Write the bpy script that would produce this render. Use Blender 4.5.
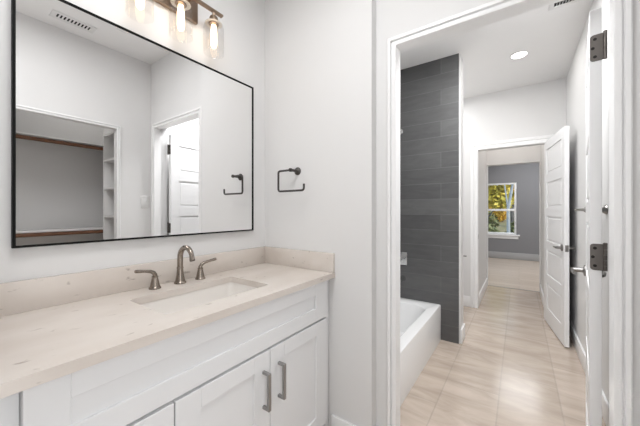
import bpy, bmesh, math, random
from mathutils import Vector, Matrix
random.seed(7)
PI = math.pi
for o in list(bpy.data.objects):
    bpy.data.objects.remove(o, do_unlink=True)
SC = bpy.context.scene
COL = SC.collection

# ------------------------------------------------------------------ camera
cam_d = bpy.data.cameras.new('camera')
cam_d.sensor_width = 36.0
cam_d.lens = 36.0 * 284.4 / 640.0
cam_d.shift_y = -2.5 / 640.0
cam_d.clip_start = 0.02
cam_d.clip_end = 200
cam = bpy.data.objects.new('camera', cam_d)
COL.objects.link(cam)
cam.location = (0, 0, 1.26)
cam.rotation_euler = (PI / 2, 0, math.radians(35 - 90))
SC.camera = cam

# ------------------------------------------------------------------ exposure, sky, sun, area lights
SC.view_settings.view_transform = 'Standard'
SC.view_settings.look = 'None'
SC.view_settings.gamma = 1.0
SC.view_settings.exposure = 0.0
SC.view_settings.use_curve_mapping = False

W = bpy.data.worlds.new('sky')
SC.world = W
W.use_nodes = True
bg = W.node_tree.nodes['Background']
bg.inputs['Color'].default_value = (0.62, 0.80, 1.0, 1)
bg.inputs['Strength'].default_value = 2.2

def lamp(name, kind, loc, energy, color=(1, 1, 1), size=None, size_y=None, rot=(0, 0, 0)):
    d = bpy.data.lights.new(name, kind)
    d.energy = energy
    d.color = color
    if kind == 'AREA':
        d.shape = 'RECTANGLE'
        d.size = size
        d.size_y = size_y or size
    o = bpy.data.objects.new(name, d)
    COL.objects.link(o)
    o.location = loc
    o.rotation_euler = rot
    return o

sun = lamp('sun', 'SUN', (10, -6, 12), 4.2, (1, 0.93, 0.8), rot=(math.radians(48), 0, math.radians(-35)))
sun.data.angle = 0.01
lamp('vanity_room_fill', 'AREA', (0.30, 0.52, 2.70), 17, (0.985, 0.99, 1), 0.9, 0.45)  # added soft fill below the ceiling, no fitting belongs to it
lamp('vanity_room_rear_fill', 'AREA', (-1.60, 0.15, 1.30), 6.0, (0.96, 0.98, 1), 0.9, 1.9, (0, -PI / 2, 0))  # added fill in front of the back wall, which has no window
lamp('closet_fill', 'AREA', (0.95, -0.75, 2.70), 2.8, (1, 0.99, 0.97), 0.5, 0.3)  # unseen lamp added to lift the closet interior
lamp('closet_side_fill', 'AREA', (0.06, -0.46, 1.05), 8.5, (0.98, 0.99, 1), 0.7, 1.5, (PI / 2, 0, 0))  # added fill standing in the closet opening, brightens the vanity front
for bx, by, bz, bw, bh, be in ((-1.5, 0.153, 1.481, 0.05, 0.11, 0.026), (-1.5, 0.25, 1.932, 0.03, 0.06, 0.010)):
    b = lamp('sun_patch_beam', 'AREA', (bx, by, bz), be, (1, 0.95, 0.88), bw, bh)  # narrow beams added to throw the sun patches; no window is built here
    b.rotation_euler = Vector((1, -0.15, -0.30)).to_track_quat('-Z', 'Y').to_euler()
    b.data.spread = math.radians(0.6)
lamp('bath_fill', 'AREA', (1.95, 0.18, 2.70), 34, (0.99, 0.995, 1), 0.6, 0.6)  # added overhead fill for the bath, kept out of view
lamp('toilet_fill', 'AREA', (3.65, 0.95, 2.70), 9.0, (0.99, 0.995, 1), 0.6, 0.6)  # unseen fill behind the tub partition, added to brighten the far end
lamp('passage_fill', 'AREA', (4.9, 0.09, 2.70), 4.5, (1, 0.95, 0.9), 0.4, 0.4)  # added fill for the passage walls, not a fixture
lamp('bedroom_fill', 'AREA', (7.3, -0.6, 2.70), 62, (0.97, 0.985, 1), 2.0, 2.0)  # broad fill added to the daylight from the bedroom window

# ------------------------------------------------------------------ materials
def mat(name, rgb, rough=0.5, metal=0.0, spec=0.5, bump=0.0, bscale=200.0, vary=0.0, vscale=6.0, rgb2=None):
    m = bpy.data.materials.new(name)
    m.use_nodes = True
    nt = m.node_tree
    b = nt.nodes['Principled BSDF']
    b.inputs['Roughness'].default_value = rough
    b.inputs['Metallic'].default_value = metal
    b.inputs['Specular IOR Level'].default_value = spec
    tc = nt.nodes.new('ShaderNodeTexCoord')
    nz = nt.nodes.new('ShaderNodeTexNoise')
    nz.inputs['Scale'].default_value = vscale
    nz.inputs['Detail'].default_value = 4
    nt.links.new(tc.outputs['Object'], nz.inputs['Vector'])
    mx = nt.nodes.new('ShaderNodeMix')
    mx.data_type = 'RGBA'
    c2 = rgb2 or tuple(max(0, c * (1 - vary)) for c in rgb)
    mx.inputs[6].default_value = (*rgb, 1)
    mx.inputs[7].default_value = (*c2, 1)
    nt.links.new(nz.outputs['Fac'], mx.inputs[0])
    nt.links.new(mx.outputs[2], b.inputs['Base Color'])
    if bump > 0:
        n2 = nt.nodes.new('ShaderNodeTexNoise')
        n2.inputs['Scale'].default_value = bscale
        nt.links.new(tc.outputs['Object'], n2.inputs['Vector'])
        bp = nt.nodes.new('ShaderNodeBump')
        bp.inputs['Strength'].default_value = bump
        bp.inputs['Distance'].default_value = 0.002
        nt.links.new(n2.outputs['Fac'], bp.inputs['Height'])
        nt.links.new(bp.outputs['Normal'], b.inputs['Normal'])
    return m

def emit(name, rgb, s):
    m = bpy.data.materials.new(name)
    m.use_nodes = True
    nt = m.node_tree
    nt.nodes.clear()
    e = nt.nodes.new('ShaderNodeEmission')
    e.inputs[0].default_value = (*rgb, 1)
    e.inputs[1].default_value = s
    o = nt.nodes.new('ShaderNodeOutputMaterial')
    nt.links.new(e.outputs[0], o.inputs[0])
    return m

def thin_glass(name, tint=(1, 1, 1), base=0.03, edge=0.5):
    m = bpy.data.materials.new(name)
    m.use_nodes = True
    nt = m.node_tree
    nt.nodes.clear()
    t = nt.nodes.new('ShaderNodeBsdfTransparent')
    t.inputs[0].default_value = (*tint, 1)
    g = nt.nodes.new('ShaderNodeBsdfGlossy')
    g.inputs['Roughness'].default_value = 0.05
    lw = nt.nodes.new('ShaderNodeLayerWeight')
    lw.inputs[0].default_value = 0.35
    mr = nt.nodes.new('ShaderNodeMapRange')
    mr.inputs[3].default_value = base
    mr.inputs[4].default_value = edge
    nt.links.new(lw.outputs['Facing'], mr.inputs[0])
    mx = nt.nodes.new('ShaderNodeMixShader')
    nt.links.new(mr.outputs[0], mx.inputs[0])
    nt.links.new(t.outputs[0], mx.inputs[1])
    nt.links.new(g.outputs[0], mx.inputs[2])
    o = nt.nodes.new('ShaderNodeOutputMaterial')
    nt.links.new(mx.outputs[0], o.inputs[0])
    return m

def tile_mat(name, axes, bw, rh, off, c1, c2, grout, gsize, rough, streak, dark, bumpk=0.3, shift=(0, 0), sscale=(1.5, 9)):
    """brick pattern over two object axes with cloudy streaks inside the tiles"""
    m = bpy.data.materials.new(name)
    m.use_nodes = True
    nt = m.node_tree
    b = nt.nodes['Principled BSDF']
    tc = nt.nodes.new('ShaderNodeTexCoord')
    sp = nt.nodes.new('ShaderNodeSeparateXYZ')
    nt.links.new(tc.outputs['Object'], sp.inputs[0])
    cb = nt.nodes.new('ShaderNodeCombineXYZ')
    for k in (0, 1):
        ad = nt.nodes.new('ShaderNodeMath')
        ad.operation = 'ADD'
        ad.inputs[1].default_value = shift[k]
        nt.links.new(sp.outputs[axes[k]], ad.inputs[0])
        nt.links.new(ad.outputs[0], cb.inputs[k])
    br = nt.nodes.new('ShaderNodeTexBrick')
    br.offset = off
    br.offset_frequency = 2
    br.inputs['Scale'].default_value = 1.0
    br.inputs['Brick Width'].default_value = bw
    br.inputs['Row Height'].default_value = rh
    br.inputs['Mortar Size'].default_value = gsize
    br.inputs['Mortar Smooth'].default_value = 0.1
    br.inputs['Bias'].default_value = 0.0
    br.inputs['Color1'].default_value = (*c1, 1)
    br.inputs['Color2'].default_value = (*c2, 1)
    br.inputs['Mortar'].default_value = (*grout, 1)
    nt.links.new(cb.outputs[0], br.inputs['Vector'])
    mp = nt.nodes.new('ShaderNodeMapping')
    mp.inputs['Scale'].default_value = (sscale[0], sscale[1], 1)
    nt.links.new(cb.outputs[0], mp.inputs['Vector'])
    nz = nt.nodes.new('ShaderNodeTexNoise')
    nz.inputs['Scale'].default_value = 1.6
    nz.inputs['Detail'].default_value = 7
    nz.inputs['Roughness'].default_value = 0.62
    nz.inputs['Distortion'].default_value = 0.6
    nt.links.new(mp.outputs[0], nz.inputs['Vector'])
    rp = nt.nodes.new('ShaderNodeValToRGB')
    rp.color_ramp.elements[0].position = 0.36
    rp.color_ramp.elements[0].color = (*dark, 1)
    rp.color_ramp.elements[1].position = 0.64
    rp.color_ramp.elements[1].color = (1, 1, 1, 1)
    nt.links.new(nz.outputs['Fac'], rp.inputs[0])
    mx = nt.nodes.new('ShaderNodeMix')
    mx.data_type = 'RGBA'
    mx.blend_type = 'MULTIPLY'
    mx.inputs[0].default_value = streak
    nt.links.new(br.outputs['Color'], mx.inputs[6])
    nt.links.new(rp.outputs[0], mx.inputs[7])
    nt.links.new(mx.outputs[2], b.inputs['Base Color'])
    b.inputs['Roughness'].default_value = rough
    bp = nt.nodes.new('ShaderNodeBump')
    bp.inputs['Strength'].default_value = bumpk
    bp.inputs['Distance'].default_value = 0.002
    bp.invert = True
    nt.links.new(br.outputs['Fac'], bp.inputs['Height'])
    nt.links.new(bp.outputs['Normal'], b.inputs['Normal'])
    return m

def quartz_mat():
    m = bpy.data.materials.new('quartz')
    m.use_nodes = True
    nt = m.node_tree
    b = nt.nodes['Principled BSDF']
    b.inputs['Roughness'].default_value = 0.22
    tc = nt.nodes.new('ShaderNodeTexCoord')
    mp = nt.nodes.new('ShaderNodeMapping')
    mp.inputs['Scale'].default_value = (0.75, 1.5, 1.6)
    mp.inputs['Rotation'].default_value = (0, 0, 0.5)
    nt.links.new(tc.outputs['Object'], mp.inputs[0])
    nz = nt.nodes.new('ShaderNodeTexNoise')
    nz.inputs['Scale'].default_value = 5
    nz.inputs['Detail'].default_value = 6
    nt.links.new(mp.outputs[0], nz.inputs['Vector'])
    r1 = nt.nodes.new('ShaderNodeValToRGB')
    r1.color_ramp.elements[0].position = 0.3
    r1.color_ramp.elements[0].color = (0.65, 0.585, 0.53, 1)
    r1.color_ramp.elements[1].position = 0.7
    r1.color_ramp.elements[1].color = (0.72, 0.665, 0.615, 1)
    nt.links.new(nz.outputs['Fac'], r1.inputs[0])
    # sparse brown-grey flecks
    n2 = nt.nodes.new('ShaderNodeTexNoise')
    n2.inputs['Scale'].default_value = 26
    n2.inputs['Detail'].default_value = 3
    nt.links.new(mp.outputs[0], n2.inputs['Vector'])
    r2 = nt.nodes.new('ShaderNodeValToRGB')
    r2.color_ramp.elements[0].position = 0.665
    r2.color_ramp.elements[0].color = (0, 0, 0, 1)
    r2.color_ramp.elements[1].position = 0.74
    r2.color_ramp.elements[1].color = (0.6, 0.6, 0.6, 1)
    nt.links.new(n2.outputs['Fac'], r2.inputs[0])
    mx = nt.nodes.new('ShaderNodeMix')
    mx.data_type = 'RGBA'
    nt.links.new(r2.outputs[0], mx.inputs[0])
    nt.links.new(r1.outputs[0], mx.inputs[6])
    mx.inputs[7].default_value = (0.30, 0.25, 0.21, 1)
    nt.links.new(mx.outputs[2], b.inputs['Base Color'])
    return m

M = {}
M['wall'] = mat('wall_paint', (0.77, 0.765, 0.76), 0.75, bump=0.06, bscale=350, vary=0.02)
M['ceil'] = mat('ceiling_paint', (0.89, 0.885, 0.88), 0.85, bump=0.05, bscale=300, vary=0.02)
M['trim'] = mat('trim_paint', (0.90, 0.90, 0.90), 0.35, vary=0.02)
M['door'] = mat('door_paint', (0.88, 0.88, 0.885), 0.38, vary=0.02)
M['cab'] = mat('cabinet_paint', (0.82, 0.825, 0.835), 0.38, vary=0.02)
M['greywall'] = mat('bedroom_wall_paint', (0.25, 0.25, 0.262), 0.8, bump=0.05, bscale=300, vary=0.03)
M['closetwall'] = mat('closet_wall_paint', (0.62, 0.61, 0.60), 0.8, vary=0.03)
M['shelfwhite'] = mat('shelf_paint', (0.74, 0.73, 0.72), 0.5, vary=0.02)
M['quartz'] = quartz_mat()
M['porcelain'] = mat('porcelain', (0.85, 0.815, 0.775), 0.12, vary=0.01)
M['tub'] = mat('tub_acrylic', (0.88, 0.88, 0.88), 0.18, vary=0.01)
M['nickel'] = mat('brushed_nickel', (0.33, 0.285, 0.245), 0.25, 1.0, vary=0.12, vscale=40)
M['pull'] = mat('satin_steel', (0.38, 0.375, 0.37), 0.3, 1.0, vary=0.1, vscale=60)
M['hinge'] = mat('hinge_metal', (0.17, 0.155, 0.145), 0.42, 1.0, vary=0.15, vscale=60)
M['ring'] = mat('dark_nickel', (0.10, 0.093, 0.088), 0.42, 1.0, vary=0.15, vscale=60)
M['screw'] = mat('screw_dark', (0.02, 0.018, 0.016), 0.5, 0.6)
M['collar'] = mat('pale_collar', (0.72, 0.70, 0.67), 0.35, 0.3)
M['chrome'] = mat('chrome', (0.62, 0.62, 0.62), 0.12, 1.0)
M['satin'] = mat('satin_nickel', (0.30, 0.29, 0.28), 0.3, 1.0)
M['bronze'] = mat('fixture_bronze', (0.33, 0.25, 0.19), 0.3, 1.0, vary=0.1, vscale=30)
M['black'] = mat('black_metal', (0.004, 0.004, 0.004), 0.6, 0.0, spec=0.15, vary=0.1)
M['wood'] = mat('closet_rod_wood', (0.20, 0.09, 0.045), 0.45, rgb2=(0.11, 0.045, 0.02), vscale=25)
M['plastic'] = mat('white_plastic', (0.80, 0.80, 0.79), 0.35)
M['dark'] = mat('duct_shade', (0.02, 0.02, 0.022), 0.8)  # shade inside the vents, put in as a near-black colour
M['glass'] = thin_glass('clear_glass', (0.985, 0.985, 0.985), 0.015, 0.14)
M['pane'] = thin_glass('window_glass', (0.97, 0.98, 0.98), 0.02, 0.25)
M['bulb'] = emit('bulb_glow', (1.0, 0.76, 0.52), 5.0)
M['can'] = emit('can_lens_glow', (1.0, 0.96, 0.9), 6.0)
M['floor'] = tile_mat('floor_tile', (0, 1), 0.66, 0.331, 0.5, (0.61, 0.52, 0.45), (0.545, 0.46, 0.39),
                      (0.50, 0.43, 0.37), 0.004, 0.17, 0.85, (0.74, 0.72, 0.69), 0.3, (0.02, 10 * 0.331 - 0.112), (5, 1.3))
M['slate'] = tile_mat('slate_tile', (1, 2), 0.61, 0.1525, 0.33, (0.125, 0.125, 0.125), (0.085, 0.085, 0.086),
                      (0.155, 0.155, 0.155), 0.0022, 0.36, 0.6, (0.70, 0.70, 0.71), 0.3, (-0.625 + 0.61 * 4, 0.0), (3, 12))
M['slateb'] = tile_mat('slate_tile_back', (0, 2), 0.61, 0.1525, 0.33, (0.125, 0.125, 0.125), (0.085, 0.085, 0.086),
                       (0.155, 0.155, 0.155), 0.0022, 0.36, 0.6, (0.62, 0.62, 0.64), 0.3, (0, 0), (3, 12))
M['planks'] = tile_mat('bedroom_planks', (1, 0), 1.2, 0.18, 0.4, (0.64, 0.55, 0.47), (0.54, 0.45, 0.37),
                       (0.33, 0.27, 0.22), 0.002, 0.3, 0.6, (0.8, 0.78, 0.76), 0.2, (0, 0), (1.5, 14))
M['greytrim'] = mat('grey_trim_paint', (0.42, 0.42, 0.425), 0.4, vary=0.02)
M['mirror'] = mat('mirror_silver', (0.90, 0.90, 0.90), 0.0, 1.0)
M['bark'] = mat('bark', (0.10, 0.09, 0.085), 0.9, vary=0.4, vscale=20)
M['bark_pale'] = mat('pale_bark', (0.36, 0.38, 0.40), 0.9, vary=0.3, vscale=15)
M['leaf_y'] = mat('yellow_leaves', (0.72, 0.46, 0.03), 0.6, rgb2=(0.22, 0.26, 0.05), vscale=3)
M['leaf_o'] = mat('orange_leaves', (0.75, 0.38, 0.05), 0.6, rgb2=(0.70, 0.52, 0.05), vscale=3)
M['leaf_g'] = mat('green_leaves', (0.06, 0.09, 0.035), 0.6, rgb2=(0.17, 0.16, 0.05), vscale=3)
M['ground'] = mat('leaf_litter', (0.22, 0.17, 0.10), 0.95, rgb2=(0.10, 0.11, 0.05), vscale=1.5)

# ------------------------------------------------------------------ mesh helpers
def add_box(bm, x0, x1, y0, y1, z0, z1, bev=0.0, seg=2, mtx=None):
    t = bmesh.new()
    bmesh.ops.create_cube(t, size=1.0)
    for v in t.verts:
        v.co = Vector(((x0 + x1) / 2 + v.co.x * (x1 - x0), (y0 + y1) / 2 + v.co.y * (y1 - y0), (z0 + z1) / 2 + v.co.z * (z1 - z0)))
    if bev > 0:
        bmesh.ops.bevel(t, geom=list(t.edges), offset=bev, segments=seg, affect='EDGES', profile=0.5)
    if mtx is not None:
        bmesh.ops.transform(t, matrix=mtx, verts=t.verts)
    me = bpy.data.meshes.new('tmp')
    t.to_mesh(me)
    t.free()
    bm.from_mesh(me)
    bpy.data.meshes.remove(me)

def add_tube(bm, pts, r, seg=12, caps=True):
    """swept round tube; r a number or a list"""
    pts = [Vector(p) for p in pts]
    n = len(pts)
    rs = r if isinstance(r, (list, tuple)) else [r] * n
    rings = []
    prev = None
    for i, p in enumerate(pts):
        if i == 0:
            d = pts[1] - pts[0]
        elif i == n - 1:
            d = pts[-1] - pts[-2]
        else:
            d = (pts[i + 1] - p).normalized() + (p - pts[i - 1]).normalized()
        d.normalize()
        if prev is None:
            a = Vector((0, 0, 1)) if abs(d.z) < 0.9 else Vector((1, 0, 0))
            u = d.cross(a).normalized()
        else:
            u = (prev - d * prev.dot(d)).normalized()
        prev = u
        w = d.cross(u)
        rings.append([bm.verts.new(p + (u * math.cos(2 * PI * k / seg) + w * math.sin(2 * PI * k / seg)) * rs[i]) for k in range(seg)])
    for a, b in zip(rings, rings[1:]):
        for k in range(seg):
            bm.faces.new((a[k], a[(k + 1) % seg], b[(k + 1) % seg], b[k]))
    if caps:
        bm.faces.new(list(reversed(rings[0])))
        bm.faces.new(rings[-1])

def add_lathe(bm, prof, mtx=None, seg=28, closed=False):
    """profile [(r,z)] about z; capped at ends where r>0 unless closed loops"""
    mtx = mtx or Matrix()
    rings = []
    for r, z in prof:
        if r < 1e-6:
            rings.append([bm.verts.new(mtx @ Vector((0, 0, z)))])
        else:
            rings.append([bm.verts.new(mtx @ Vector((r * math.cos(2 * PI * k / seg), r * math.sin(2 * PI * k / seg), z))) for k in range(seg)])
    pairs = list(zip(rings, rings[1:]))
    if closed:
        pairs.append((rings[-1], rings[0]))
    for a, b in pairs:
        for k in range(seg):
            k2 = (k + 1) % seg
            if len(a) == 1 and len(b) == 1:
                continue
            if len(a) == 1:
                bm.faces.new((a[0], b[k2], b[k]))
            elif len(b) == 1:
                bm.faces.new((a[k], a[k2], b[0]))
            else:
                bm.faces.new((a[k], a[k2], b[k2], b[k]))
    if not closed:
        if len(rings[0]) > 1:
            bm.faces.new(list(reversed(rings[0])))
        if len(rings[-1]) > 1:
            bm.faces.new(rings[-1])

def rrect(x0, x1, y0, y1, r, n=6):
    pts = []
    for cx, cy, a0 in ((x1 - r, y1 - r, 0), (x0 + r, y1 - r, PI / 2), (x0 + r, y0 + r, PI), (x1 - r, y0 + r, 1.5 * PI)):
        for k in range(n + 1):
            a = a0 + PI / 2 * k / n
            pts.append((cx + r * math.cos(a), cy + r * math.sin(a)))
    return pts

def add_loft(bm, loops, cap0=True, cap1=True):
    rings = [[bm.verts.new(p) for p in lp] for lp in loops]
    n = len(rings[0])
    for a, b in zip(rings, rings[1:]):
        for k in range(n):
            bm.faces.new((a[k], a[(k + 1) % n], b[(k + 1) % n], b[k]))
    if cap0:
        bm.faces.new(list(reversed(rings[0])))
    if cap1:
        bm.faces.new(rings[-1])

def obj(name, bm, m, parent=None, smooth=True, ang=35):
    bmesh.ops.recalc_face_normals(bm, faces=bm.faces)
    me = bpy.data.meshes.new(name)
    bm.to_mesh(me)
    bm.free()
    me.materials.append(M[m] if isinstance(m, str) else m)
    if smooth:
        me.polygons.foreach_set('use_smooth', [True] * len(me.polygons))
        me.set_sharp_from_angle(angle=math.radians(ang))
    o = bpy.data.objects.new(name, me)
    COL.objects.link(o)
    if parent:
        o.parent = parent
        o.matrix_parent_inverse = parent_world(parent).inverted() if parent.get('_abs') else Matrix()
    return o

def parent_world(p):
    mw = Matrix.LocRotScale(p.location, p.rotation_euler, None)
    return mw

def thing(name, label, cat, loc=(0, 0, 0), rotz=0.0, group=None):
    o = bpy.data.objects.new(name, None)
    o.empty_display_size = 0.05
    COL.objects.link(o)
    o.location = loc
    o.rotation_euler = (0, 0, rotz)
    o['label'] = label
    o['category'] = cat
    if group:
        o['group'] = group
    return o

def tag(o, label, cat, group=None):
    o['label'] = label
    o['category'] = cat
    if group:
        o['group'] = group
    return o

def struct(name, bm, m, label=None, cat=None, smooth=True):
    o = obj(name, bm, m, smooth=smooth)
    o['kind'] = 'structure'
    if label:
        o['label'] = label
    if cat:
        o['category'] = cat
    return o

def boxes(*bs, bev=0.0):
    bm = bmesh.new()
    for b in bs:
        add_box(bm, *b, bev=bev)
    return bm

def box_obj(name, m, parent, *bs, bev=0.0):
    return obj(name, boxes(*bs, bev=bev), m, parent)

CH = 2.745       # ceiling height
YA = 1.375       # vanity wall
XB = 1.33        # towel ring wall
XD = 1.385       # doorway wall, set back a little
YD = -0.355      # closet wall

# ------------------------------------------------------------------ structure: floors and ceilings
struct('floor_tile', boxes((-1.75, 5.545, -1.2, 1.5, -0.1, 0.0)), 'floor', 'beige streaked floor tiles running through the doorway', 'floor')
struct('floor_bedroom', boxes((5.545, 8.98, -2.3, 2.6, -0.1, -0.002)), 'planks', 'pale plank floor of the far bedroom', 'floor')
struct('ceiling', boxes((-1.75, 5.545, -1.2, 1.5, CH, CH + 0.1)), 'ceil', 'flat white ceiling of the bathroom', 'ceiling')
struct('ceiling_bedroom', boxes((5.545, 8.98, -2.3, 2.6, CH, CH + 0.1)), 'ceil', 'white ceiling of the far bedroom', 'ceiling')

# walls of the vanity room
struct('wall_vanity', boxes((0.085, XB + 0.06, YA, YA + 0.125, 0, CH)), 'wall', 'white wall behind the vanity and mirror', 'wall')
struct('wall_alcove', boxes((-0.03, 0.085, 0.80, 1.5, 0, CH), (-1.75, -0.03, 0.80, 0.915, 0, CH)), 'wall', 'white wall closing the vanity alcove on the left', 'wall')
struct('wall_back', boxes((-1.75, -1.64, YD, 0.80, 0, CH)), 'wall', 'white wall behind the camera', 'wall')
bm = boxes((XB, 1.45, 0.612, 1.5, 0, CH),
           (XD, 1.44, 0.5085, 0.612, 0, 2.088), (1.44, 1.515, 0.535, 0.612, 0, 2.12),
           (XD, 1.44, -0.272, 0.612, 2.088, CH), (1.44, 1.515, -0.297, 0.612, 2.12, CH),
           (XD, 1.44, YD - 0.115, -0.272, 0, CH), (1.44, 1.515, YD - 0.115, -0.297, 0, CH))
struct('wall_doorway', bm, 'wall', 'white wall carrying the towel ring and the bath doorway', 'wall')
CX0, CX1, CZ = -0.45, 1.083, 2.02
TD = 0.06
bm = boxes((-1.75, CX0, YD - TD, YD, 0, CH), (CX1, XD, YD - TD, YD, 0, CH), (CX0, CX1, YD - TD, YD, CZ, CH))
struct('wall_closet', bm, 'wall', 'white wall with the closet opening, seen in the mirror', 'wall')
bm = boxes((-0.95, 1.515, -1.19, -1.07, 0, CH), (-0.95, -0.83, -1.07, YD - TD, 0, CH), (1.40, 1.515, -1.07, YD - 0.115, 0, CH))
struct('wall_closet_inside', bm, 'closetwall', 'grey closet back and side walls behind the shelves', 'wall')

# bath room walls
struct('wall_bath_right', boxes((1.515, 4.18, -0.545, -0.43, 0, CH)), 'wall', 'white right wall of the bath passage behind the open doors', 'wall')
struct('wall_bath_left', boxes((1.45, 4.295, 1.412, 1.5, 0, CH)), 'wall', 'white wall along the back of tub and toilet room', 'wall')
struct('wall_tub_end', boxes((2.965, 3.14, 0.455, 1.412, 0, CH)), 'wall', 'white partition wall at the end of the tub', 'wall')
struct('wall_tub_tile', boxes((2.95, 2.965, 0.467, 1.40, 0, CH - 0.0005)), 'slate', 'dark grey slate tile wall at the tub end', 'wall', smooth=False)
struct('wall_tub_tile_back', boxes((1.45, 2.95, 1.40, 1.412, 0, CH - 0.0005)), 'slateb', 'dark grey slate tile wall along the tub', 'wall', smooth=False)
bm = boxes((4.18, 4.295, 0.441, 1.5, 0, CH), (4.18, 4.295, -0.545, -0.246, 0, CH), (4.18, 4.295, -0.246, 0.441, 2.046, CH))
struct('wall_hall', bm, 'wall', 'white wall with a cased opening at the far end of the bath', 'wall')
struct('wall_passage_left', boxes((4.295, 5.48, 0.447, 0.56, 0, CH)), 'wall', 'white left wall of the short passage', 'wall')
struct('wall_passage_right', boxes((4.295, 5.48, -0.385, -0.272, 0, CH)), 'wall', 'white right wall of the short passage', 'wall')
bm = boxes((5.48, 5.60, 0.437, 2.6, 0, CH), (5.48, 5.60, -2.3, -0.264, 0, CH), (5.48, 5.60, -0.264, 0.437, 2.016, CH))
struct('wall_bedroom_near', bm, 'wall', 'white wall with the bedroom doorway', 'wall')
WY0, WY1, WZ0, WZ1 = 0.055, 0.96, 0.635, 1.985
bm = boxes((8.87, 8.98, -2.3, WY0, 0, CH), (8.87, 8.98, WY1, 2.6, 0, CH), (8.87, 8.98, WY0, WY1, 0, WZ0), (8.87, 8.98, WY0, WY1, WZ1, CH))
struct('wall_bedroom_far', bm, 'greywall', 'grey bedroom wall around the window', 'wall')
struct('wall_bedroom_left', boxes((5.60, 8.87, 2.5, 2.6, 0, CH)), 'greywall', 'grey left wall of the bedroom', 'wall')
struct('wall_bedroom_right', boxes((5.60, 8.87, -2.3, -2.2, 0, CH)), 'greywall', 'grey right wall of the bedroom', 'wall')

# ------------------------------------------------------------------ casings (mitred moulding round an opening)
def casing(bm, plane, a0, a1, zt, prof, axis='x', sgn=-1):
    """prof: list of (outward, depth). plane x=plane (axis x) with the opening running a0..a1 in y"""
    rows = []
    for o, d in prof:
        row = []
        for a, z in ((a1 + o, 0.0), (a1 + o, zt + o), (a0 - o, zt + o), (a0 - o, 0.0)):
            row.append(bm.verts.new((plane + sgn * d, a, z) if axis == 'x' else (a, plane + sgn * d, z)))
        rows.append(row)
    n = len(rows)
    for i in range(n):
        A, B = rows[i], rows[(i + 1) % n]
        for k in range(3):
            bm.faces.new((A[k], A[k + 1], B[k + 1], B[k]))
    for k in (0, 3):
        bm.faces.new([r[k] for r in rows])

def moulding(w, d=0.017):
    return [(0.0, 0.0), (0.0, d * 0.55), (w * 0.10, d * 0.72), (w * 0.42, d * 0.74), (w * 0.47, d * 0.30), (w * 0.56, d * 0.30), (w * 0.62, d * 0.95), (w * 0.90, d), (w, d * 0.82), (w, 0.0)]

bm = bmesh.new()
casing(bm, XD, -0.266, 0.5025, 2.082, moulding(0.043, 0.018))
struct('trim_1', bm, 'trim', 'white moulded casing around the near bath doorway', 'door casing')
bm = boxes((XD, 1.44, 0.5025, 0.5085, 0, 2.088), (XD, 1.44, -0.272, -0.266, 0, 2.088), (XD, 1.44, -0.266, 0.5025, 2.082, 2.088),
           (1.44, 1.515, 0.529, 0.535, 0, 2.12), (1.44, 1.515, -0.297, -0.291, 0, 2.12), (1.44, 1.515, -0.291, 0.529, 2.114, 2.12),
           (1.436, 1.44, 0.5085, 0.535, 0, 2.12), (1.436, 1.44, -0.297, -0.272, 0, 2.12), (1.436, 1.44, -0.272, 0.5085, 2.088, 2.12))
struct('trim_2', bm, 'trim', 'white jamb lining the near bath doorway', 'door jamb')
bm = bmesh.new()
casing(bm, YD, CX0, CX1, CZ, moulding(0.03, 0.014), 'y', 1)
struct('trim_3', bm, 'trim', 'white casing around the closet opening in the mirror', 'door casing')
bm = bmesh.new()
casing(bm, 4.18, -0.240, 0.435, 2.04, moulding(0.085, 0.018))
struct('trim_4', bm, 'trim', 'white casing around the opening at the end of the bath', 'door casing')
bm = boxes((4.18, 4.295, 0.435, 0.441, 0, 2.046), (4.18, 4.295, -0.246, -0.240, 0, 2.046), (4.18, 4.295, -0.240, 0.435, 2.04, 2.046))
struct('trim_5', bm, 'trim', 'white jamb lining the opening at the end of the bath', 'door jamb')
bm = boxes((5.478, 5.602, 0.431, 0.437, 0, 2.016), (5.478, 5.602, -0.264, -0.258, 0, 2.016), (5.478, 5.602, -0.258, 0.431, 2.01, 2.016))
struct('trim_6', bm, 'trim', 'white jamb lining the bedroom doorway', 'door jamb')

# ------------------------------------------------------------------ baseboards
BH, BT = 0.135, 0.014
def base(name, *bs, label=None):
    bm = bmesh.new()
    for b in bs:
        add_box(bm, *b, bev=0.003)
    struct(name, bm, 'trim', label, 'baseboard')
base('baseboard_towel', (XB - BT, XB, 0.600, 0.846, 0, BH), (XB - BT, XD, 0.598, 0.612, 0, BH), (XD - BT, XD, 0.547, 0.598, 0, BH), label='white baseboard under the towel ring beside the vanity')
base('baseboard_bath_right', (1.53, 4.16, -0.43, -0.43 + BT, 0, BH), label='white baseboard along the right bath wall')
base('baseboard_partition', (2.966, 3.154, 0.455 - BT, 0.455, 0, BH), (3.14, 3.154, 0.455, 1.40, 0, BH), label='white baseboard wrapping the end of the tub wall')
base('baseboard_hall', (4.166, 4.18, 0.522, 1.40, 0, BH), (4.166, 4.18, -0.41, -0.328, 0, BH), label='white baseboard beside the opening at the end of the bath')
base('baseboard_passage_left', (4.30, 5.475, 0.433, 0.447, 0, BH), label='white baseboard along the left passage wall')
base('baseboard_passage_right', (4.30, 5.475, -0.272, -0.258, 0, BH), label='white baseboard along the right passage wall')
base('baseboard_bedroom', (8.856, 8.87, -2.19, 2.49, 0, 0.17), label='tall white baseboard under the bedroom window')
base('baseboard_closet', (CX1 + 0.032, XD - 0.02, YD, YD + BT, 0, BH), label='white baseboard beside the closet opening')
struct('trim_7', boxes((5.535, 5.555, -0.258, 0.431, 0, 0.004)), 'satin', 'metal threshold strip at the bedroom doorway', 'threshold')

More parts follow.
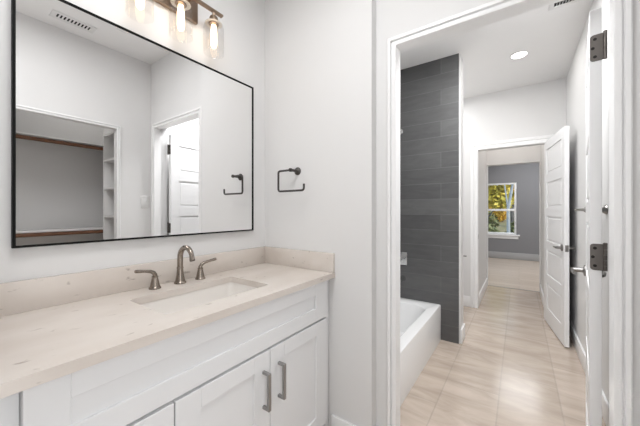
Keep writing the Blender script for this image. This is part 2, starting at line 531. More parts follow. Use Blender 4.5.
# ------------------------------------------------------------------ bedroom window
win = bpy.data.objects.new('window_1', None)
COL.objects.link(win)
win['kind'] = 'structure'
win['label'] = 'white sash window in the grey bedroom wall with autumn trees behind'
win['category'] = 'window'
fw = 0.045
zm = 1.275
box_obj('window_frame', 'trim', win, (8.885, 8.965, WY0, WY0 + fw, WZ0, WZ1), (8.885, 8.965, WY1 - fw, WY1, WZ0, WZ1),
        (8.885, 8.965, WY0 + fw, WY1 - fw, WZ1 - fw, WZ1), (8.885, 8.965, WY0 + fw, WY1 - fw, WZ0, WZ0 + fw), bev=0.003)
box_obj('sash_rail', 'trim', win, (8.895, 8.955, WY0 + fw, WY1 - fw, zm - 0.028, zm + 0.028), bev=0.003)
box_obj('window_pane', 'pane', win, (8.93, 8.934, WY0 + fw, WY1 - fw, zm + 0.028, WZ1 - fw))
box_obj('window_pane', 'pane', win, (8.915, 8.919, WY0 + fw, WY1 - fw, WZ0 + fw, zm - 0.028))
box_obj('window_sill', 'trim', win, (8.83, 8.885, WY0 - 0.07, WY1 + 0.07, WZ0 - 0.032, WZ0), (8.855, 8.87, WY0 - 0.04, WY1 + 0.04, WZ0 - 0.11, WZ0 - 0.032), bev=0.004)
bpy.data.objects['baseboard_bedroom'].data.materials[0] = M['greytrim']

# ------------------------------------------------------------------ panelled doors
def door_mesh(w, h, t, npan=5, stile=0.095, rail=0.095, bot=0.17):
    bm = bmesh.new()
    ph = (h - rail - bot - rail * (npan - 1)) / npan
    add_box(bm, 0, stile, -t / 2, t / 2, 0, h, 0.0015, 1)
    add_box(bm, w - stile, w, -t / 2, t / 2, 0, h, 0.0015, 1)
    z = 0
    for i in range(npan + 1):
        rh = bot if i == 0 else rail
        add_box(bm, stile, w - stile, -t / 2, t / 2, z, z + rh)
        if i < npan:
            z0 = z + rh
            # sunk field with a raised centre
            add_box(bm, stile, w - stile, -t / 2 + 0.008, t / 2 - 0.008, z0, z0 + ph)
            add_box(bm, stile + 0.022, w - stile - 0.022, -t / 2 + 0.003, t / 2 - 0.003, z0 + 0.022, z0 + ph - 0.022, 0.004, 1)
        z += rh + ph
    return bm

def lever(parent, x, z, side, t, proj, direction, m='satin', length=0.11):
    """lever handle on one face of a door; side +1/-1 is the face, direction along the door"""
    bm = bmesh.new()
    mt = Matrix.Translation((x, side * t / 2, z)) @ Matrix.Rotation(-side * PI / 2, 4, 'X')
    add_lathe(bm, [(0.0, 0.0), (0.032, 0.0), (0.032, 0.006), (0.028, 0.009), (0.013, 0.012), (0.011, proj - 0.012), (0.0, proj - 0.010)], mt, 20)
    y = side * (t / 2 + proj - 0.012)
    add_tube(bm, [(x - direction * 0.012, y, z), (x + direction * 0.03, y, z), (x + direction * length * 0.8, y - side * 0.004, z - 0.002),
                  (x + direction * length, y - side * 0.010, z - 0.003)], [0.010, 0.009, 0.008, 0.007], 10)
    return obj('lever_handle', bm, m, parent)

def hinge(parent, z, xk, yk, t, hh=0.102):
    """leaf let into the door's hinge edge (faces -x) with its knuckle at the corner; local door coordinates"""
    bm = bmesh.new()
    # leaf with two rounded corners away from the knuckle (+y side)
    r = 0.011
    y0, y1 = -t / 2 - 0.004, t / 2 - 0.0015
    pts = [(y0, z - hh / 2), (y0, z + hh / 2)]
    for k in range(6):
        a = PI / 2 - PI / 2 * k / 5
        pts.append((y1 - r + r * math.cos(a), z + hh / 2 - r + r * math.sin(a)))
    for k in range(6):
        a = -PI / 2 * k / 5
        pts.append((y1 - r + r * math.cos(a), z - hh / 2 + r + r * math.sin(a)))
    add_loft(bm, [[(-0.0022, p, q) for p, q in pts], [(0.0002, p, q) for p, q in pts]])
    h = obj('hinge', bm, 'hinge', parent)
    bm = bmesh.new()
    n = 5
    for i in range(n):
        a = z - hh / 2 + hh * i / n
        b = a + hh / n - 0.0012
        add_tube(bm, [(xk, yk, a), (xk, yk, b)], 0.0062, 12)
    add_tube(bm, [(xk, yk, z + hh / 2 - 0.002), (xk, yk, z + hh / 2 + 0.003), (xk, yk, z + hh / 2 + 0.006)], [0.0055, 0.0072, 0.004], 12)
    obj('knuckle', bm, 'hinge', h)
    for dz, yy in ((0.034, 0.004), (0.0, 0.010), (-0.034, 0.004)):
        bm = bmesh.new()
        mt = Matrix.Translation((-0.0022, yy - 0.002, z + dz)) @ Matrix.Rotation(-PI / 2, 4, 'Y')
        add_lathe(bm, [(0.0, 0.0), (0.0058, 0.0), (0.0052, 0.0008), (0.0, 0.001)], mt, 12)
        obj('screw', bm, 'screw', h)
    return h

def door_root(name, label, loc, rz):
    o = bpy.data.objects.new(name, None)
    COL.objects.link(o)
    o.location = loc
    o.rotation_euler = (0, 0, rz)
    o['kind'] = 'structure'
    o['label'] = label
    o['category'] = 'door'
    return o

ND = math.radians(-7.2)
T = 0.035
d1 = door_root('door_1', 'white panelled door seen edge-on with two dark hinges', (1.517, -0.243, 0.012), ND)
obj('door_slab', door_mesh(0.745, 2.03, T), 'door', d1)
for z in (1.878, 1.068, 0.25):
    hinge(d1, z, -0.002, -T / 2 - 0.009, T)
lever(d1, 0.685, 0.905, 1, T, 0.070, -1)
lever(d1, 0.685, 0.905, -1, T, 0.050, -1)

hx, hy, nx, ny = 4.150, -0.2385, 3.413, -0.340
ang = math.atan2(ny - hy, nx - hx)
dn = Vector((math.cos(ang), math.sin(ang), 0))
left = Vector((-dn.y, dn.x, 0))           # +y of the door's own axes
d2 = door_root('door_2', 'white five-panel door standing open at the end of the bath', Vector((hx, hy, 0.012)) + left * T / 2, ang)
obj('door_slab', door_mesh(0.742, 2.022, T), 'door', d2)
lever(d2, 0.675, 0.90, 1, T, 0.060, -1)
lever(d2, 0.675, 0.90, -1, T, 0.060, -1)
bm = boxes((0.7415, 0.7435, -0.0125, 0.0125, 0.87, 0.93), (0.743, 0.750, -0.006, 0.006, 0.89, 0.91))
obj('latch_plate', bm, 'satin', d2)

# ------------------------------------------------------------------ vanity
van = thing('vanity_cabinet', 'white shaker vanity cabinet under the cream countertop', 'cabinet', (0.70, 1.10, 0))
van['_abs'] = 1
VY = 0.85
bm = boxes((0.13, 0.148, VY + 0.02, 1.374, 0.10, 0.891), (1.272, 1.29, VY + 0.02, 1.374, 0.10, 0.891),
           (0.148, 1.272, VY + 0.04, 1.374, 0.10, 0.118), (0.148, 1.272, 1.36, 1.374, 0.118, 0.891),
           (0.13, 1.29, VY + 0.018, VY + 0.036, 0.857, 0.891), (0.13, 1.29, VY + 0.018, VY + 0.036, 0.10, 0.135),
           (0.13, 0.16, VY + 0.018, VY + 0.036, 0.135, 0.857), (1.26, 1.29, VY + 0.018, VY + 0.036, 0.135, 0.857),
           (0.148, 1.272, VY + 0.018, VY + 0.036, 0.66, 0.705),
           (0.435, 0.47, VY + 0.018, VY + 0.036, 0.135, 0.66),
           (0.13, 1.29, VY + 0.075, VY + 0.09, 0, 0.10))
obj('cabinet_body', bm, 'cab', van)
obj('filler_strip', boxes((0.0865, 0.1295, VY + 0.022, VY + 0.042, 0.0, 0.891), bev=0.001), 'cab', van)
obj('filler_strip', boxes((1.292, XB - 0.001, VY + 0.022, VY + 0.04, 0.0, 0.891), bev=0.001), 'cab', van)

def shaker(x0, x1, z0, z1, sl, sr, rt, rb):
    bm = bmesh.new()
    y0, y1 = VY, VY + 0.018
    add_box(bm, x0, x0 + sl, y0, y1, z0, z1, 0.0012, 1)
    add_box(bm, x1 - sr, x1, y0, y1, z0, z1, 0.0012, 1)
    add_box(bm, x0 + sl, x1 - sr, y0, y1, z1 - rt, z1, 0.0012, 1)
    add_box(bm, x0 + sl, x1 - sr, y0, y1, z0, z0 + rb, 0.0012, 1)
    add_box(bm, x0 + sl - 0.004, x1 - sr + 0.004, y0 + 0.008, y1 - 0.002, z0 + rb - 0.004, z1 - rt + 0.004)
    return bm

def pull(parent, x, z0, z1):
    bm = bmesh.new()
    yb = VY - 0.033
    add_box(bm, x - 0.007, x + 0.007, yb - 0.006, yb + 0.006, z0, z1, 0.001, 1)
    for z in (z0 + 0.005, z1 - 0.005):
        add_box(bm, x - 0.006, x + 0.006, yb + 0.004, VY + 0.0003, z - 0.006, z + 0.006, 0.001, 1)
    return obj('bar_pull', bm, 'pull', parent)

obj('drawer_front', shaker(0.1305, 1.282, 0.692, 0.8905, 0.078, 0.106, 0.0655, 0.066), 'cab', van)
obj('cabinet_door', shaker(0.1305, 0.449, 0.13, 0.681, 0.085, 0.085, 0.064, 0.064), 'cab', van)
dA = obj('cabinet_door', shaker(0.4535, 0.8505, 0.13, 0.681, 0.085, 0.083, 0.064, 0.064), 'cab', van)
dB = obj('cabinet_door', shaker(0.8545, 1.282, 0.13, 0.681, 0.085, 0.098, 0.064, 0.064), 'cab', van)
def absparent(p):
    p['_abs'] = 1
for d, x in ((dA, 0.813), (dB, 0.902)):
    p = pull(None, x, 0.459, 0.609)
    p.parent = d
    p['label'] = 'steel bar pull'

# countertop with its sink cut-out and splashes
CT0, CT1 = 0.892, 0.92
top = thing('countertop', 'cream quartz countertop with an undermount sink on the white vanity', 'countertop', (0.70, 1.10, CT0))
top['_abs'] = 1
inner = rrect(0.468, 0.938, 0.940, 1.216, 0.018, 6)
ox0, ox1, oy0, oy1 = 0.0865, XB - 0.001, 0.829, YA - 0.001
corners = [(ox1, oy1), (ox0, oy1), (ox0, oy0), (ox1, oy0)]
bm = bmesh.new()
n = len(inner)
it = [bm.verts.new((x, y, CT1)) for x, y in inner]
ib = [bm.verts.new((x, y, CT0)) for x, y in inner]
ot = [bm.verts.new((x, y, CT1)) for x, y in corners]
ob = [bm.verts.new((x, y, CT0)) for x, y in corners]
for i in range(n):
    j = (i + 1) % n
    a, b = i // 7, j // 7
    if a == b:
        bm.faces.new((it[i], it[j], ot[a]))
        bm.faces.new((ib[j], ib[i], ob[a]))
    else:
        bm.faces.new((it[i], it[j], ot[b], ot[a]))
        bm.faces.new((ib[j], ib[i], ob[a], ob[b]))
    bm.faces.new((it[j], it[i], ib[i], ib[j]))
for a in range(4):
    b = (a + 1) % 4
    bm.faces.new((ot[a], ot[b], ob[b], ob[a]))
obj('counter_slab', bm, 'quartz', top)
tag(obj('backsplash', boxes((ox0, XB - 0.001, YA - 0.021, YA - 0.001, CT1 + 0.0002, 1.025), bev=0.0012), 'quartz'), 'long cream quartz backsplash strip standing below the mirror', 'backsplash')
tag(obj('backsplash', boxes((XB - 0.021, XB - 0.001, 0.831, YA - 0.022, CT1 + 0.0002, 1.025), bev=0.0012), 'quartz'), 'short cream quartz side splash on the wall below the towel ring', 'backsplash')

sink = thing('sink', 'white rectangular undermount sink set in the countertop', 'sink', (0.7065, 1.085, 0.76))
sink['_abs'] = 1
bm = bmesh.new()
def L(x0, x1, y0, y1, r, z):
    return [(x, y, z) for x, y in rrect(x0, x1, y0, y1, r, 6)]
sx0, sx1, sy0, sy1 = 0.465, 0.941, 0.937, 1.219
add_loft(bm, [L(sx0 - .02, sx1 + .02, sy0 - .02, sy1 + .02, .03, CT0 - 0.0005), L(sx0, sx1, sy0, sy1, .026, CT0 - 0.0005), L(sx0 + .004, sx1 - .004, sy0 + .004, sy1 - .004, .03, 0.86),
              L(sx0 + .018, sx1 - .018, sy0 + .014, sy1 - .014, .04, 0.80), L(sx0 + .04, sx1 - .04, sy0 + .035, sy1 - .035, .045, 0.778),
              L(sx0 + .12, sx1 - .12, sy0 + .09, sy1 - .09, .04, 0.772)], False, True)
add_loft(bm, [L(sx0 - .02, sx1 + .02, sy0 - .02, sy1 + .02, .03, CT0 - 0.0006), L(sx0 - .012, sx1 + .012, sy0 - .012, sy1 + .012, .03, 0.86),
              L(sx0 + .03, sx1 - .03, sy0 + .03, sy1 - .03, .04, 0.762)], False, True)
obj('basin', bm, 'porcelain', sink)
bm = bmesh.new()
add_lathe(bm, [(0, 0.7718), (0.024, 0.7718), (0.024, 0.7735), (0.017, 0.7745), (0.015, 0.7725), (0, 0.7725)], Matrix.Translation((0.7065, 1.10, 0)), 20)
obj('drain', bm, 'nickel', sink)

# widespread faucet
fau = thing('faucet', 'brushed nickel three-piece faucet behind the sink', 'faucet', (0.715, 1.300, CT1 + 0.0003))
def flared(bm, x, h, rb=0.024):
    add_lathe(bm, [(0, 0), (rb, 0), (rb, 0.004), (rb - 0.002, 0.008), (rb * 0.82, 0.010), (rb * 0.80, 0.013), (rb * 0.50, h - 0.008), (rb * 0.54, h - 0.006), (rb * 0.54, h - 0.002), (rb * 0.42, h), (0, h + 0.001)],
              Matrix.Translation((x, 0, 0)), 28)
bm = bmesh.new()
add_lathe(bm, [(0, 0), (0.026, 0), (0.026, 0.005), (0.0235, 0.009), (0.021, 0.011), (0.0205, 0.016), (0.0160, 0.040), (0.0135, 0.068), (0.0150, 0.070), (0.0150, 0.073), (0.0138, 0.076), (0, 0.077)], seg=28)
pts, rs = [], []
for i in range(4):
    pts.append((0, 0, 0.070 + 0.012 * i)); rs.append(0.0125)
R, zc = 0.050, 0.120
for i in range(1, 19):
    a = PI - math.radians(158) * i / 18
    pts.append((0, -(R + R * math.cos(a)), zc + R * math.sin(a))); rs.append(0.0125 - 0.0020 * i / 18)
e = pts[-1]
a = PI - math.radians(158)
pts.append((0, e[1] - 0.010 * math.sin(a), e[2] - 0.018)); rs.append(0.0116)
pts.append((0, pts[-1][1] - 0.003, pts[-1][2] - 0.006)); rs.append(0.0122)
add_tube(bm, pts, rs, 18)
obj('spout', bm, 'nickel', fau)
for s in (-1, 1):
    bm = bmesh.new()
    x = -0.112 if s < 0 else 0.103
    flared(bm, x, 0.056)
    lp = [(0, 0.0, 0.050), (0, 0, 0.060), (0.006, -0.001, 0.070), (0.020, -0.003, 0.078), (0.045, -0.006, 0.0835), (0.075, -0.009, 0.088), (0.082, -0.010, 0.089)]
    lr = [0.0095, 0.0092, 0.0085, 0.0075, 0.0062, 0.0072, 0.0066]
    add_tube(bm, [(x + s * p[0], p[1], p[2]) for p in lp], lr, 14)
    h = obj('faucet_handle', bm, 'nickel', fau)

# ------------------------------------------------------------------ mirror
mir = thing('mirror', 'large rectangular wall mirror with thin black frame above the vanity', 'mirror', (0.70, YA, 1.135))
mir['_abs'] = 1
mx0, mx1, mz0, mz1 = 0.1845, 1.212, 1.136, 2.025
fwm = 0.0075
bm = boxes((mx0, mx0 + fwm, 1.353, YA - 0.0005, mz0, mz1), (mx1 - fwm, mx1, 1.353, YA - 0.0005, mz0, mz1),
           (mx0 + fwm, mx1 - fwm, 1.353, YA - 0.0005, mz0, mz0 + fwm), (mx0 + fwm, mx1 - fwm, 1.353, YA - 0.0005, mz1 - fwm, mz1))
obj('mirror_frame', bm, 'black', mir)
obj('mirror_glass', boxes((mx0 + fwm - 0.0005, mx1 - fwm + 0.0005, 1.357, 1.372, mz0 + fwm - 0.0005, mz1 - fwm + 0.0005)), 'mirror', mir, smooth=False)

# ------------------------------------------------------------------ vanity light
LX, LY, LS = 0.714, 1.292, 0.1745
vl = thing('vanity_light', 'three-lamp bronze vanity light with clear glass jars above the mirror', 'wall light', (LX, YA, 2.275))
obj('backplate', boxes((-0.125, 0.125, -0.022, -0.0005, -0.055, 0.065), bev=0.004), 'bronze', vl)
bm = bmesh.new()
add_box(bm, -0.226, 0.226, LY - YA - 0.011, LY - YA + 0.011, 0.008, 0.020, 0.002, 1)
for x in (-0.06, 0.06):
    add_tube(bm, [(x, -0.02, 0.014), (x, LY - YA + 0.008, 0.014)], 0.007, 10)
obj('cross_bar', bm, 'bronze', vl)
for i in (-1, 0, 1):
    x = LS * i
    yy = LY - YA
    bm = bmesh.new()
    add_lathe(bm, [(0, 0.009), (0.007, 0.009), (0.007, -0.012), (0.018, -0.016), (0.021, -0.022), (0.021, -0.046), (0.025, -0.050), (0.025, -0.056), (0.018, -0.058), (0, -0.058)],
              Matrix.Translation((x, yy, 0)), 24)
    s = obj('lamp_socket', bm, 'bronze', vl)
    bm = bmesh.new()
    # open-bottomed jar with a thick shoulder ring
    add_lathe(bm, [(0.021, -0.052), (0.040, -0.056), (0.047, -0.062), (0.0505, -0.072), (0.0505, -0.206), (0.0485, -0.206), (0.0485, -0.074), (0.044, -0.066), (0.036, -0.061), (0.021, -0.057)],
              Matrix.Translation((x, yy, 0)), 32, closed=True)
    obj('glass_shade', bm, 'glass', vl)
    bm = bmesh.new()
    add_lathe(bm, [(0.0215, -0.0475), (0.030, -0.049), (0.032, -0.0475), (0.041, -0.050), (0.043, -0.052), (0.041, -0.0535), (0.0215, -0.0515)], Matrix.Translation((x, yy, 0)), 32, closed=True)
    obj('shade_collar', bm, 'collar', vl)
    bm = bmesh.new()
    add_lathe(bm, [(0, -0.056), (0.012, -0.060), (0.013, -0.075), (0.016, -0.095), (0.0165, -0.150), (0.014, -0.166), (0.008, -0.176), (0, -0.179)],
              Matrix.Translation((x, yy, 0)), 20)
    obj('bulb', bm, 'bulb', vl)

# ------------------------------------------------------------------ towel ring
tr = thing('towel_ring', 'dark nickel open square towel ring on the wall beside the mirror', 'towel ring', (XB, 1.095, 1.497))
bm = bmesh.new()
mt = Matrix.Rotation(-PI / 2, 4, 'Y')
add_lathe(bm, [(0, 0), (0.024, 0), (0.024, 0.004), (0.019, 0.010), (0.010, 0.016), (0.008, 0.030), (0.008, 0.058), (0.011, 0.060), (0.011, 0.072), (0, 0.074)], mt, 24)
obj('wall_post', bm, 'ring', tr)
bm = bmesh.new()
def rounded(path, r=0.016, n=5):
    out = [Vector(path[0])]
    for a, b, c in zip(path, path[1:], path[2:]):
        a, b, c = Vector(a), Vector(b), Vector(c)
        u = (a - b).normalized() * r
        w = (c - b).normalized() * r
        for k in range(n + 1):
            t = k / n
            out.append((b + u) * (1 - t) ** 2 + b * 2 * t * (1 - t) + (b + w) * t ** 2)
    out.append(Vector(path[-1]))
    return out
q = -0.065
add_tube(bm, rounded([(q, 0.0, 0.0), (q, 0.098, 0.0), (q, 0.098, -0.122), (q, -0.098, -0.122), (q, -0.098, -0.085)]), 0.0062, 10)
obj('ring_bar', bm, 'ring', tr)

# ------------------------------------------------------------------ bathtub and its fittings
tub = thing('bathtub', 'white alcove bathtub against the dark tile wall', 'bathtub', (2.2, 1.0, 0))
tub['_abs'] = 1
bx0, bx1, by0, by1, bz = 1.452, 2.948, 0.625, 1.398, 0.345
bm = bmesh.new()
def T_(x0, x1, y0, y1, r, z):
    return [(x, y, z) for x, y in rrect(x0, x1, y0, y1, r, 8)]
add_loft(bm, [T_(bx0, bx1, by0, by1, 0.006, 0.0), T_(bx0, bx1, by0, by1, 0.006, bz - 0.014), T_(bx0 + .003, bx1 - .003, by0 + .003, by1 - .003, 0.008, bz - 0.005),
              T_(bx0 + .011, bx1 - .011, by0 + .013, by1 - .011, 0.014, bz),
              T_(bx0 + .085, bx1 - .115, by0 + .080, by1 - .06, 0.12, bz), T_(bx0 + .098, bx1 - .132, by0 + .090, by1 - .07, 0.13, bz - 0.010),
              T_(bx0 + .12, bx1 - .17, by0 + .105, by1 - .085, 0.14, bz - 0.10), T_(bx0 + .18, bx1 - .25, by0 + .13, by1 - .11, 0.14, 0.09),
              T_(bx0 + .26, bx1 - .33, by0 + .18, by1 - .16, 0.14, 0.06)], True, True)
obj('tub_shell', bm, 'tub', tub)
bm = bmesh.new()
mt = Matrix.Translation((2.806, 0.935, 0.268)) @ Matrix.Rotation(-PI / 2 + 0.25, 4, 'Y')
add_lathe(bm, [(0, -0.01), (0.036, -0.01), (0.036, 0.004), (0.028, 0.010), (0, 0.012)], mt, 24)
obj('overflow_plate', bm, 'chrome', tub)

FY = 1.028
va = thing('shower_valve', 'chrome square shower valve on the dark tile above the tub', 'shower valve', (2.95, FY, 0.757))
bm = bmesh.new()
add_box(bm, -0.008, -0.0003, -0.072, 0.072, -0.068, 0.068, 0.004, 2)
obj('valve_plate', bm, 'chrome', va)
bm = bmesh.new()
add_lathe(bm, [(0, 0.006), (0.024, 0.006), (0.022, 0.05), (0, 0.052)], Matrix.Rotation(-PI / 2, 4, 'Y'), 20)
add_tube(bm, [(-0.045, 0, 0), (-0.05, -0.03, 0.004), (-0.052, -0.062, 0.006)], [0.008, 0.007, 0.006], 10)
obj('valve_lever', bm, 'chrome', va)
ts = thing('tub_spout', 'chrome tub spout below the shower valve', 'tub spout', (2.95, FY - 0.03, 0.55))
bm = bmesh.new()
add_tube(bm, [(-0.0004, 0, 0), (-0.02, 0, 0), (-0.09, 0, -0.004), (-0.12, 0, -0.012), (-0.130, 0, -0.03)], [0.030, 0.022, 0.021, 0.020, 0.017], 16)
obj('spout_body', bm, 'chrome', ts)
bm = bmesh.new()
add_tube(bm, [(-0.105, 0, 0.008), (-0.105, 0, 0.03), (-0.105, 0, 0.034)], [0.004, 0.004, 0.007], 10)
obj('diverter_knob', bm, 'chrome', ts)
sh = thing('overhead_shower', 'chrome shower head on an arm high on the dark tile', 'shower head', (2.95, FY, 2.09))
bm = bmesh.new()
add_lathe(bm, [(0, 0.0003), (0.034, 0.0003), (0.030, 0.010), (0.012, 0.014), (0, 0.014)], Matrix.Rotation(-PI / 2, 4, 'Y'), 20)
add_tube(bm, rounded([(-0.005, 0, 0), (-0.10, 0, 0.012), (-0.17, 0, -0.06)], 0.04), 0.0095, 12)
obj('shower_arm', bm, 'chrome', sh)
bm = bmesh.new()
mt = Matrix.Translation((-0.165, 0, -0.055)) @ Matrix.Rotation(PI + 0.75, 4, 'Y')
add_lathe(bm, [(0, 0), (0.014, 0), (0.016, 0.015), (0.024, 0.03), (0.046, 0.058), (0.050, 0.066), (0.046, 0.070), (0, 0.070)], mt, 24)
obj('spray_face', bm, 'chrome', sh)

# ------------------------------------------------------------------ towel bar on the right wall
tb = thing('towel_bar', 'nickel towel bar on the right bath wall behind the edge-on door', 'towel bar', (2.66, -0.43, 1.266))
for x in (-0.285, 0.285):
    bm = bmesh.new()
    add_lathe(bm, [(0, 0.0003), (0.030, 0.0003), (0.030, 0.005), (0.024, 0.014), (0.012, 0.026), (0.009, 0.062), (0.011, 0.066), (0.011, 0.078), (0, 0.080)],
              Matrix.Translation((x, 0, 0)) @ Matrix.Rotation(-PI / 2, 4, 'X'), 20)
    obj('wall_post', bm, 'satin', tb)
bm = bmesh.new()
add_tube(bm, [(-0.285, 0.070, 0), (0.285, 0.070, 0)], 0.0075, 12)
obj('bar', bm, 'satin', tb)

tp = thing('paper_holder', 'small dark paper holder on the wall left of the far opening', 'toilet paper holder', (4.18, 0.66, 0.665))
bm = bmesh.new()
add_lathe(bm, [(0, 0.0003), (0.024, 0.0003), (0.022, 0.008), (0.009, 0.014), (0.008, 0.06), (0, 0.062)], Matrix.Rotation(-PI / 2, 4, 'Y'), 16)
obj('wall_post', bm, 'satin', tp)
bm = bmesh.new()
add_tube(bm, [(-0.055, 0.0, 0), (-0.055, -0.10, 0)], 0.0085, 10)
obj('roll_bar', bm, 'satin', tp)
sk = obj('strike_plate', boxes((4.20, 4.226, 0.4335, 0.4352, 0.89, 0.95)), 'satin')
tag(sk, 'small metal strike plate on the jamb of the far opening', 'strike plate')

# ------------------------------------------------------------------ ceiling fittings
rl = thing('recessed_light', 'round recessed light glowing in the bath ceiling', 'ceiling light', (3.312, 0.0, CH))
bm = bmesh.new()
add_lathe(bm, [(0.062, -0.0003), (0.080, -0.0003), (0.080, -0.003), (0.064, -0.006), (0.062, -0.004)], seg=32, closed=True)
obj('trim_ring', bm, 'plastic', rl)
bm = bmesh.new()
add_lathe(bm, [(0, -0.004), (0.062, -0.004), (0.062, -0.0003), (0, -0.0003)], seg=32)
obj('lens', bm, 'can', rl)
rlamp = lamp('recessed_lamp', 'AREA', (3.312, 0.0, CH - 0.006), 2.8, (1, 0.98, 0.95), 0.12)
rlamp.data.shape = 'DISK'

def vent(label, cx, cy, lx, ly, slots_x, nslot, mrim):
    v = thing('ceiling_vent', label, 'vent', (cx, cy, CH))
    bm = boxes((-lx / 2, lx / 2, -ly / 2, -ly / 2 + 0.028, -0.007, -0.0003), (-lx / 2, lx / 2, ly / 2 - 0.028, ly / 2, -0.007, -0.0003),
               (-lx / 2, -lx / 2 + 0.028, -ly / 2 + 0.028, ly / 2 - 0.028, -0.007, -0.0003), (lx / 2 - 0.028, lx / 2, -ly / 2 + 0.028, ly / 2 - 0.028, -0.007, -0.0003), bev=0.002)
    obj('vent_frame', bm, 'plastic', v)
    obj('duct_shade_plate', boxes((-lx / 2 + 0.028, lx / 2 - 0.028, -ly / 2 + 0.028, ly / 2 - 0.028, -0.0016, -0.0003)), 'dark', v)  # flat dark plate standing in for the shade behind the slats
    for k in range(nslot + 1):
        if slots_x:
            x = -lx / 2 + 0.028 + (lx - 0.056) * k / nslot
            b = (x - 0.0045, x + 0.0045, -ly / 2 + 0.02, ly / 2 - 0.02, -0.006, -0.0012)
        else:
            y = -ly / 2 + 0.028 + (ly - 0.056) * k / nslot
            b = (-lx / 2 + 0.02, lx / 2 - 0.02, y - 0.0012, y + 0.0012, -0.005, -0.0012)
        obj('slat', boxes(b), 'plastic', v)
    return v
vent('white slotted air register on the ceiling, seen at the top of the mirror', 0.722, -0.155, 0.27, 0.115, True, 10, None)
vent('square grey exhaust grille on the bath ceiling near the hinged door', 2.565, -0.272, 0.27, 0.19, False, 8, None)

# ------------------------------------------------------------------ light switch by the doorway, seen in the mirror
sw = thing('light_switch', 'white rocker switch plate beside the closet opening, seen in the mirror', 'light switch', (1.325, YD, 1.345))
obj('switch_plate', boxes((-0.036, 0.036, 0.0003, 0.006, -0.058, 0.058), bev=0.002), 'plastic', sw)
obj('rocker', boxes((-0.017, 0.017, 0.005, 0.009, -0.033, 0.033), bev=0.0015), 'plastic', sw)

# ------------------------------------------------------------------ closet fittings, seen in the mirror
for z, lb in ((1.918, 'upper white closet shelf over a brown rod, seen in the mirror'), (1.068, 'lower white closet shelf over a brown rod, seen in the mirror')):
    s = obj('closet_shelf', boxes((-0.829, 1.399, -1.069, -0.772, z, z + 0.013), bev=0.001), 'shelfwhite')
    tag(s, lb, 'shelf', 'closet shelves')
for z, lb in ((1.893, 'brown wooden closet rod below the upper shelf'), (1.045, 'brown wooden closet rod below the lower shelf')):
    bm = bmesh.new()
    add_tube(bm, [(-0.829, -0.792, z), (1.399, -0.792, z)], 0.017, 14)
    r = obj('closet_rod', bm, 'wood')
    tag(r, lb, 'closet rod', 'closet rods')
tw = thing('shelf_tower', 'narrow white cubby tower inside the closet, seen in the mirror', 'shelf unit', (1.25, -0.62, 0))
tw['_abs'] = 1
obj('side_panel', boxes((1.108, 1.398, -0.448, -0.430, 0.0, 2.10), bev=0.001), 'shelfwhite', tw)
obj('side_panel', boxes((1.108, 1.398, -0.766, -0.748, 0.0, 2.10), bev=0.001), 'shelfwhite', tw)
obj('back_panel', boxes((1.388, 1.398, -0.748, -0.448, 0.0, 2.10)), 'shelfwhite', tw)
for z in (0.09, 0.36, 0.64, 0.92, 1.20, 1.477, 1.762, 2.02):
    obj('shelf_board', boxes((1.110, 1.388, -0.748, -0.448, z - 0.009, z + 0.009)), 'shelfwhite', tw)

# ------------------------------------------------------------------ outside the bedroom window
bm = bmesh.new()
gx = [9.0, 12, 16, 22, 40]
gz = [-0.9, -0.6, 0.1, 1.2, 4.0]
rows = [[bm.verts.new((x, y, z)) for y in (-14, -4, 4, 14, 26)] for x, z in zip(gx, gz)]
for a, b in zip(rows, rows[1:]):
    for k in range(4):
        bm.faces.new((a[k], a[k + 1], b[k + 1], b[k]))
g = struct('ground', bm, 'ground', 'leaf-strewn bank outside the bedroom window', 'ground')

def gz_at(x):
    for (x0, z0), (x1, z1) in zip(zip(gx, gz), zip(gx[1:], gz[1:])):
        if x <= x1:
            return z0 + (z1 - z0) * (x - x0) / (x1 - x0)
    return gz[-1]

def leaves(bm, c, rad, n, size, rng):
    for _ in range(n):
        while True:
            p = Vector((rng.uniform(-1, 1), rng.uniform(-1, 1), rng.uniform(-1, 1)))
            if 0.2 < p.length < 1:
                break
        p = Vector((p.x * rad[0], p.y * rad[1], p.z * rad[2])) + Vector(c)
        u = Vector((rng.gauss(0, 1), rng.gauss(0, 1), rng.gauss(0, 1))).normalized()
        w = u.cross(Vector((rng.gauss(0, 1), rng.gauss(0, 1), rng.gauss(0, 1)))).normalized()
        s = size * rng.uniform(0.6, 1.3)
        bm.faces.new([bm.verts.new(p + u * s), bm.verts.new(p + w * s * 0.6), bm.verts.new(p - u * s), bm.verts.new(p - w * s * 0.6)])

def tree(x, y, h, clusters, leafm, barkm, tr_, label, seed, nleaf=420, size=0.10, group='trees outside the bedroom window'):
    rng = random.Random(seed)
    z0 = gz_at(x)
    t = thing('tree', label, 'tree', (x, y, z0), 0, group)
    bm = bmesh.new()
    pts = [(0, 0, -0.1)]
    for i in range(1, 7):
        pts.append((rng.uniform(-.06, .06) * i, rng.uniform(-.05, .05) * i, h * i / 6))
    add_tube(bm, pts, [tr_ * (1 - 0.13 * i) for i in range(7)], 9)
    for c in clusters:
        zz = max(0.2, c[2] * 0.6)
        k = min(5, int(zz / h * 6))
        add_tube(bm, [pts[k], (c[0] * .6, c[1] * .6, (pts[k][2] + c[2]) / 2 + .1), (c[0], c[1], c[2])], [tr_ * .4, tr_ * .28, tr_ * .12], 6)
    obj('trunk', bm, barkm, t)
    bm = bmesh.new()
    for c in clusters:
        leaves(bm, c[:3], c[3:6], nleaf, size, rng)
    obj('foliage', bm, leafm, t, smooth=False)
    return t

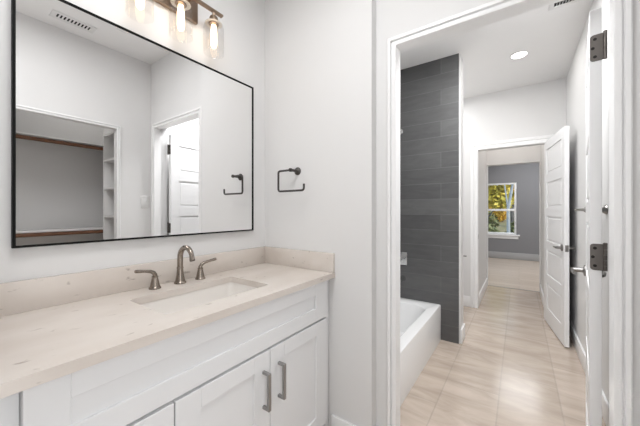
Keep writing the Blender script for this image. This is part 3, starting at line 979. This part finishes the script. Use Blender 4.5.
tree(14.5, 1.35, 4.2, [(0, 0, 2.0, .7, .7, .6), (-.2, -.7, 1.9, .5, .5, .5), (-.3, -.6, 2.6, .5, .6, .45), (.2, .6, 2.7, .7, .6, .6), (0, -.1, 3.3, .8, .7, .5)], 'leaf_y', 'bark', 0.09,
     'yellow-leaved tree nearest to the bedroom window', 1)
tree(17.5, 0.25, 5.0, [(0, .3, 1.7, .7, .6, .5), (0, -.3, 2.1, .7, .5, .6), (.2, .4, 2.6, .7, .6, .6)], 'leaf_o', 'bark', 0.10,
     'orange-leaved tree toward the right edge of the bedroom window', 2)
tree(11.0, 0.27, 6.0, [(0, .3, 4.4, .7, .8, .6), (.2, -.4, 5.0, .6, .8, .6)], 'leaf_g', 'bark_pale', 0.06,
     'slim pale-trunked tree with a high green crown', 3)
tree(21.0, 2.4, 7.0, [(0, 0, 3.0, 1.4, 1.2, 1.0), (0, -1.1, 4.0, 1.2, 1.1, 1.0), (.2, 1.0, 4.4, 1.2, 1.2, 1.0)], 'leaf_g', 'bark', 0.16,
     'large dark green tree farthest behind the bedroom window', 4, 600, 0.13)
tree(23.0, -0.4, 7.0, [(0, 0, 2.4, 1.2, 1.0, .8), (0, .8, 3.3, 1.0, .9, .8), (.2, -.9, 3.6, 1.1, 1.0, .8)], 'leaf_y', 'bark', 0.16,
     'large yellow-green tree far behind the orange one', 5, 420, 0.13)
def bush(x, y, r, h, label, seed, m='leaf_g'):
    rng = random.Random(seed)
    bm = bmesh.new()
    leaves(bm, (0, 0, h * .5), (r, r, h * .55), 900, 0.085, rng)
    for k in range(7):
        a = k * 0.9
        add_tube(bm, [(0, 0, -0.05), (r * .4 * math.cos(a), r * .4 * math.sin(a), h * .5), (r * .7 * math.cos(a), r * .7 * math.sin(a), h * .9)], [.02, .014, .006], 5)
    o = obj('bush', bm, m, smooth=False)
    o.location = (x, y, gz_at(x))
    tag(o, label, 'bush', 'bushes outside the bedroom window')
bush(12.95, 1.05, 0.5, 1.1, 'dark green bush low at the left of the bedroom window', 11)
bush(13.1, -0.05, 0.5, 1.3, 'dark green bush low at the right of the bedroom window', 12)
bush(16.0, 1.4, 0.6, 1.1, 'green bush on the bank behind the nearest yellow tree', 13)
bush(19.0, 1.0, 0.5, 1.0, 'tan bush between the trees outside', 14, 'leaf_o')

for o in bpy.data.objects:
    if '_abs' in o:
        del o['_abs']
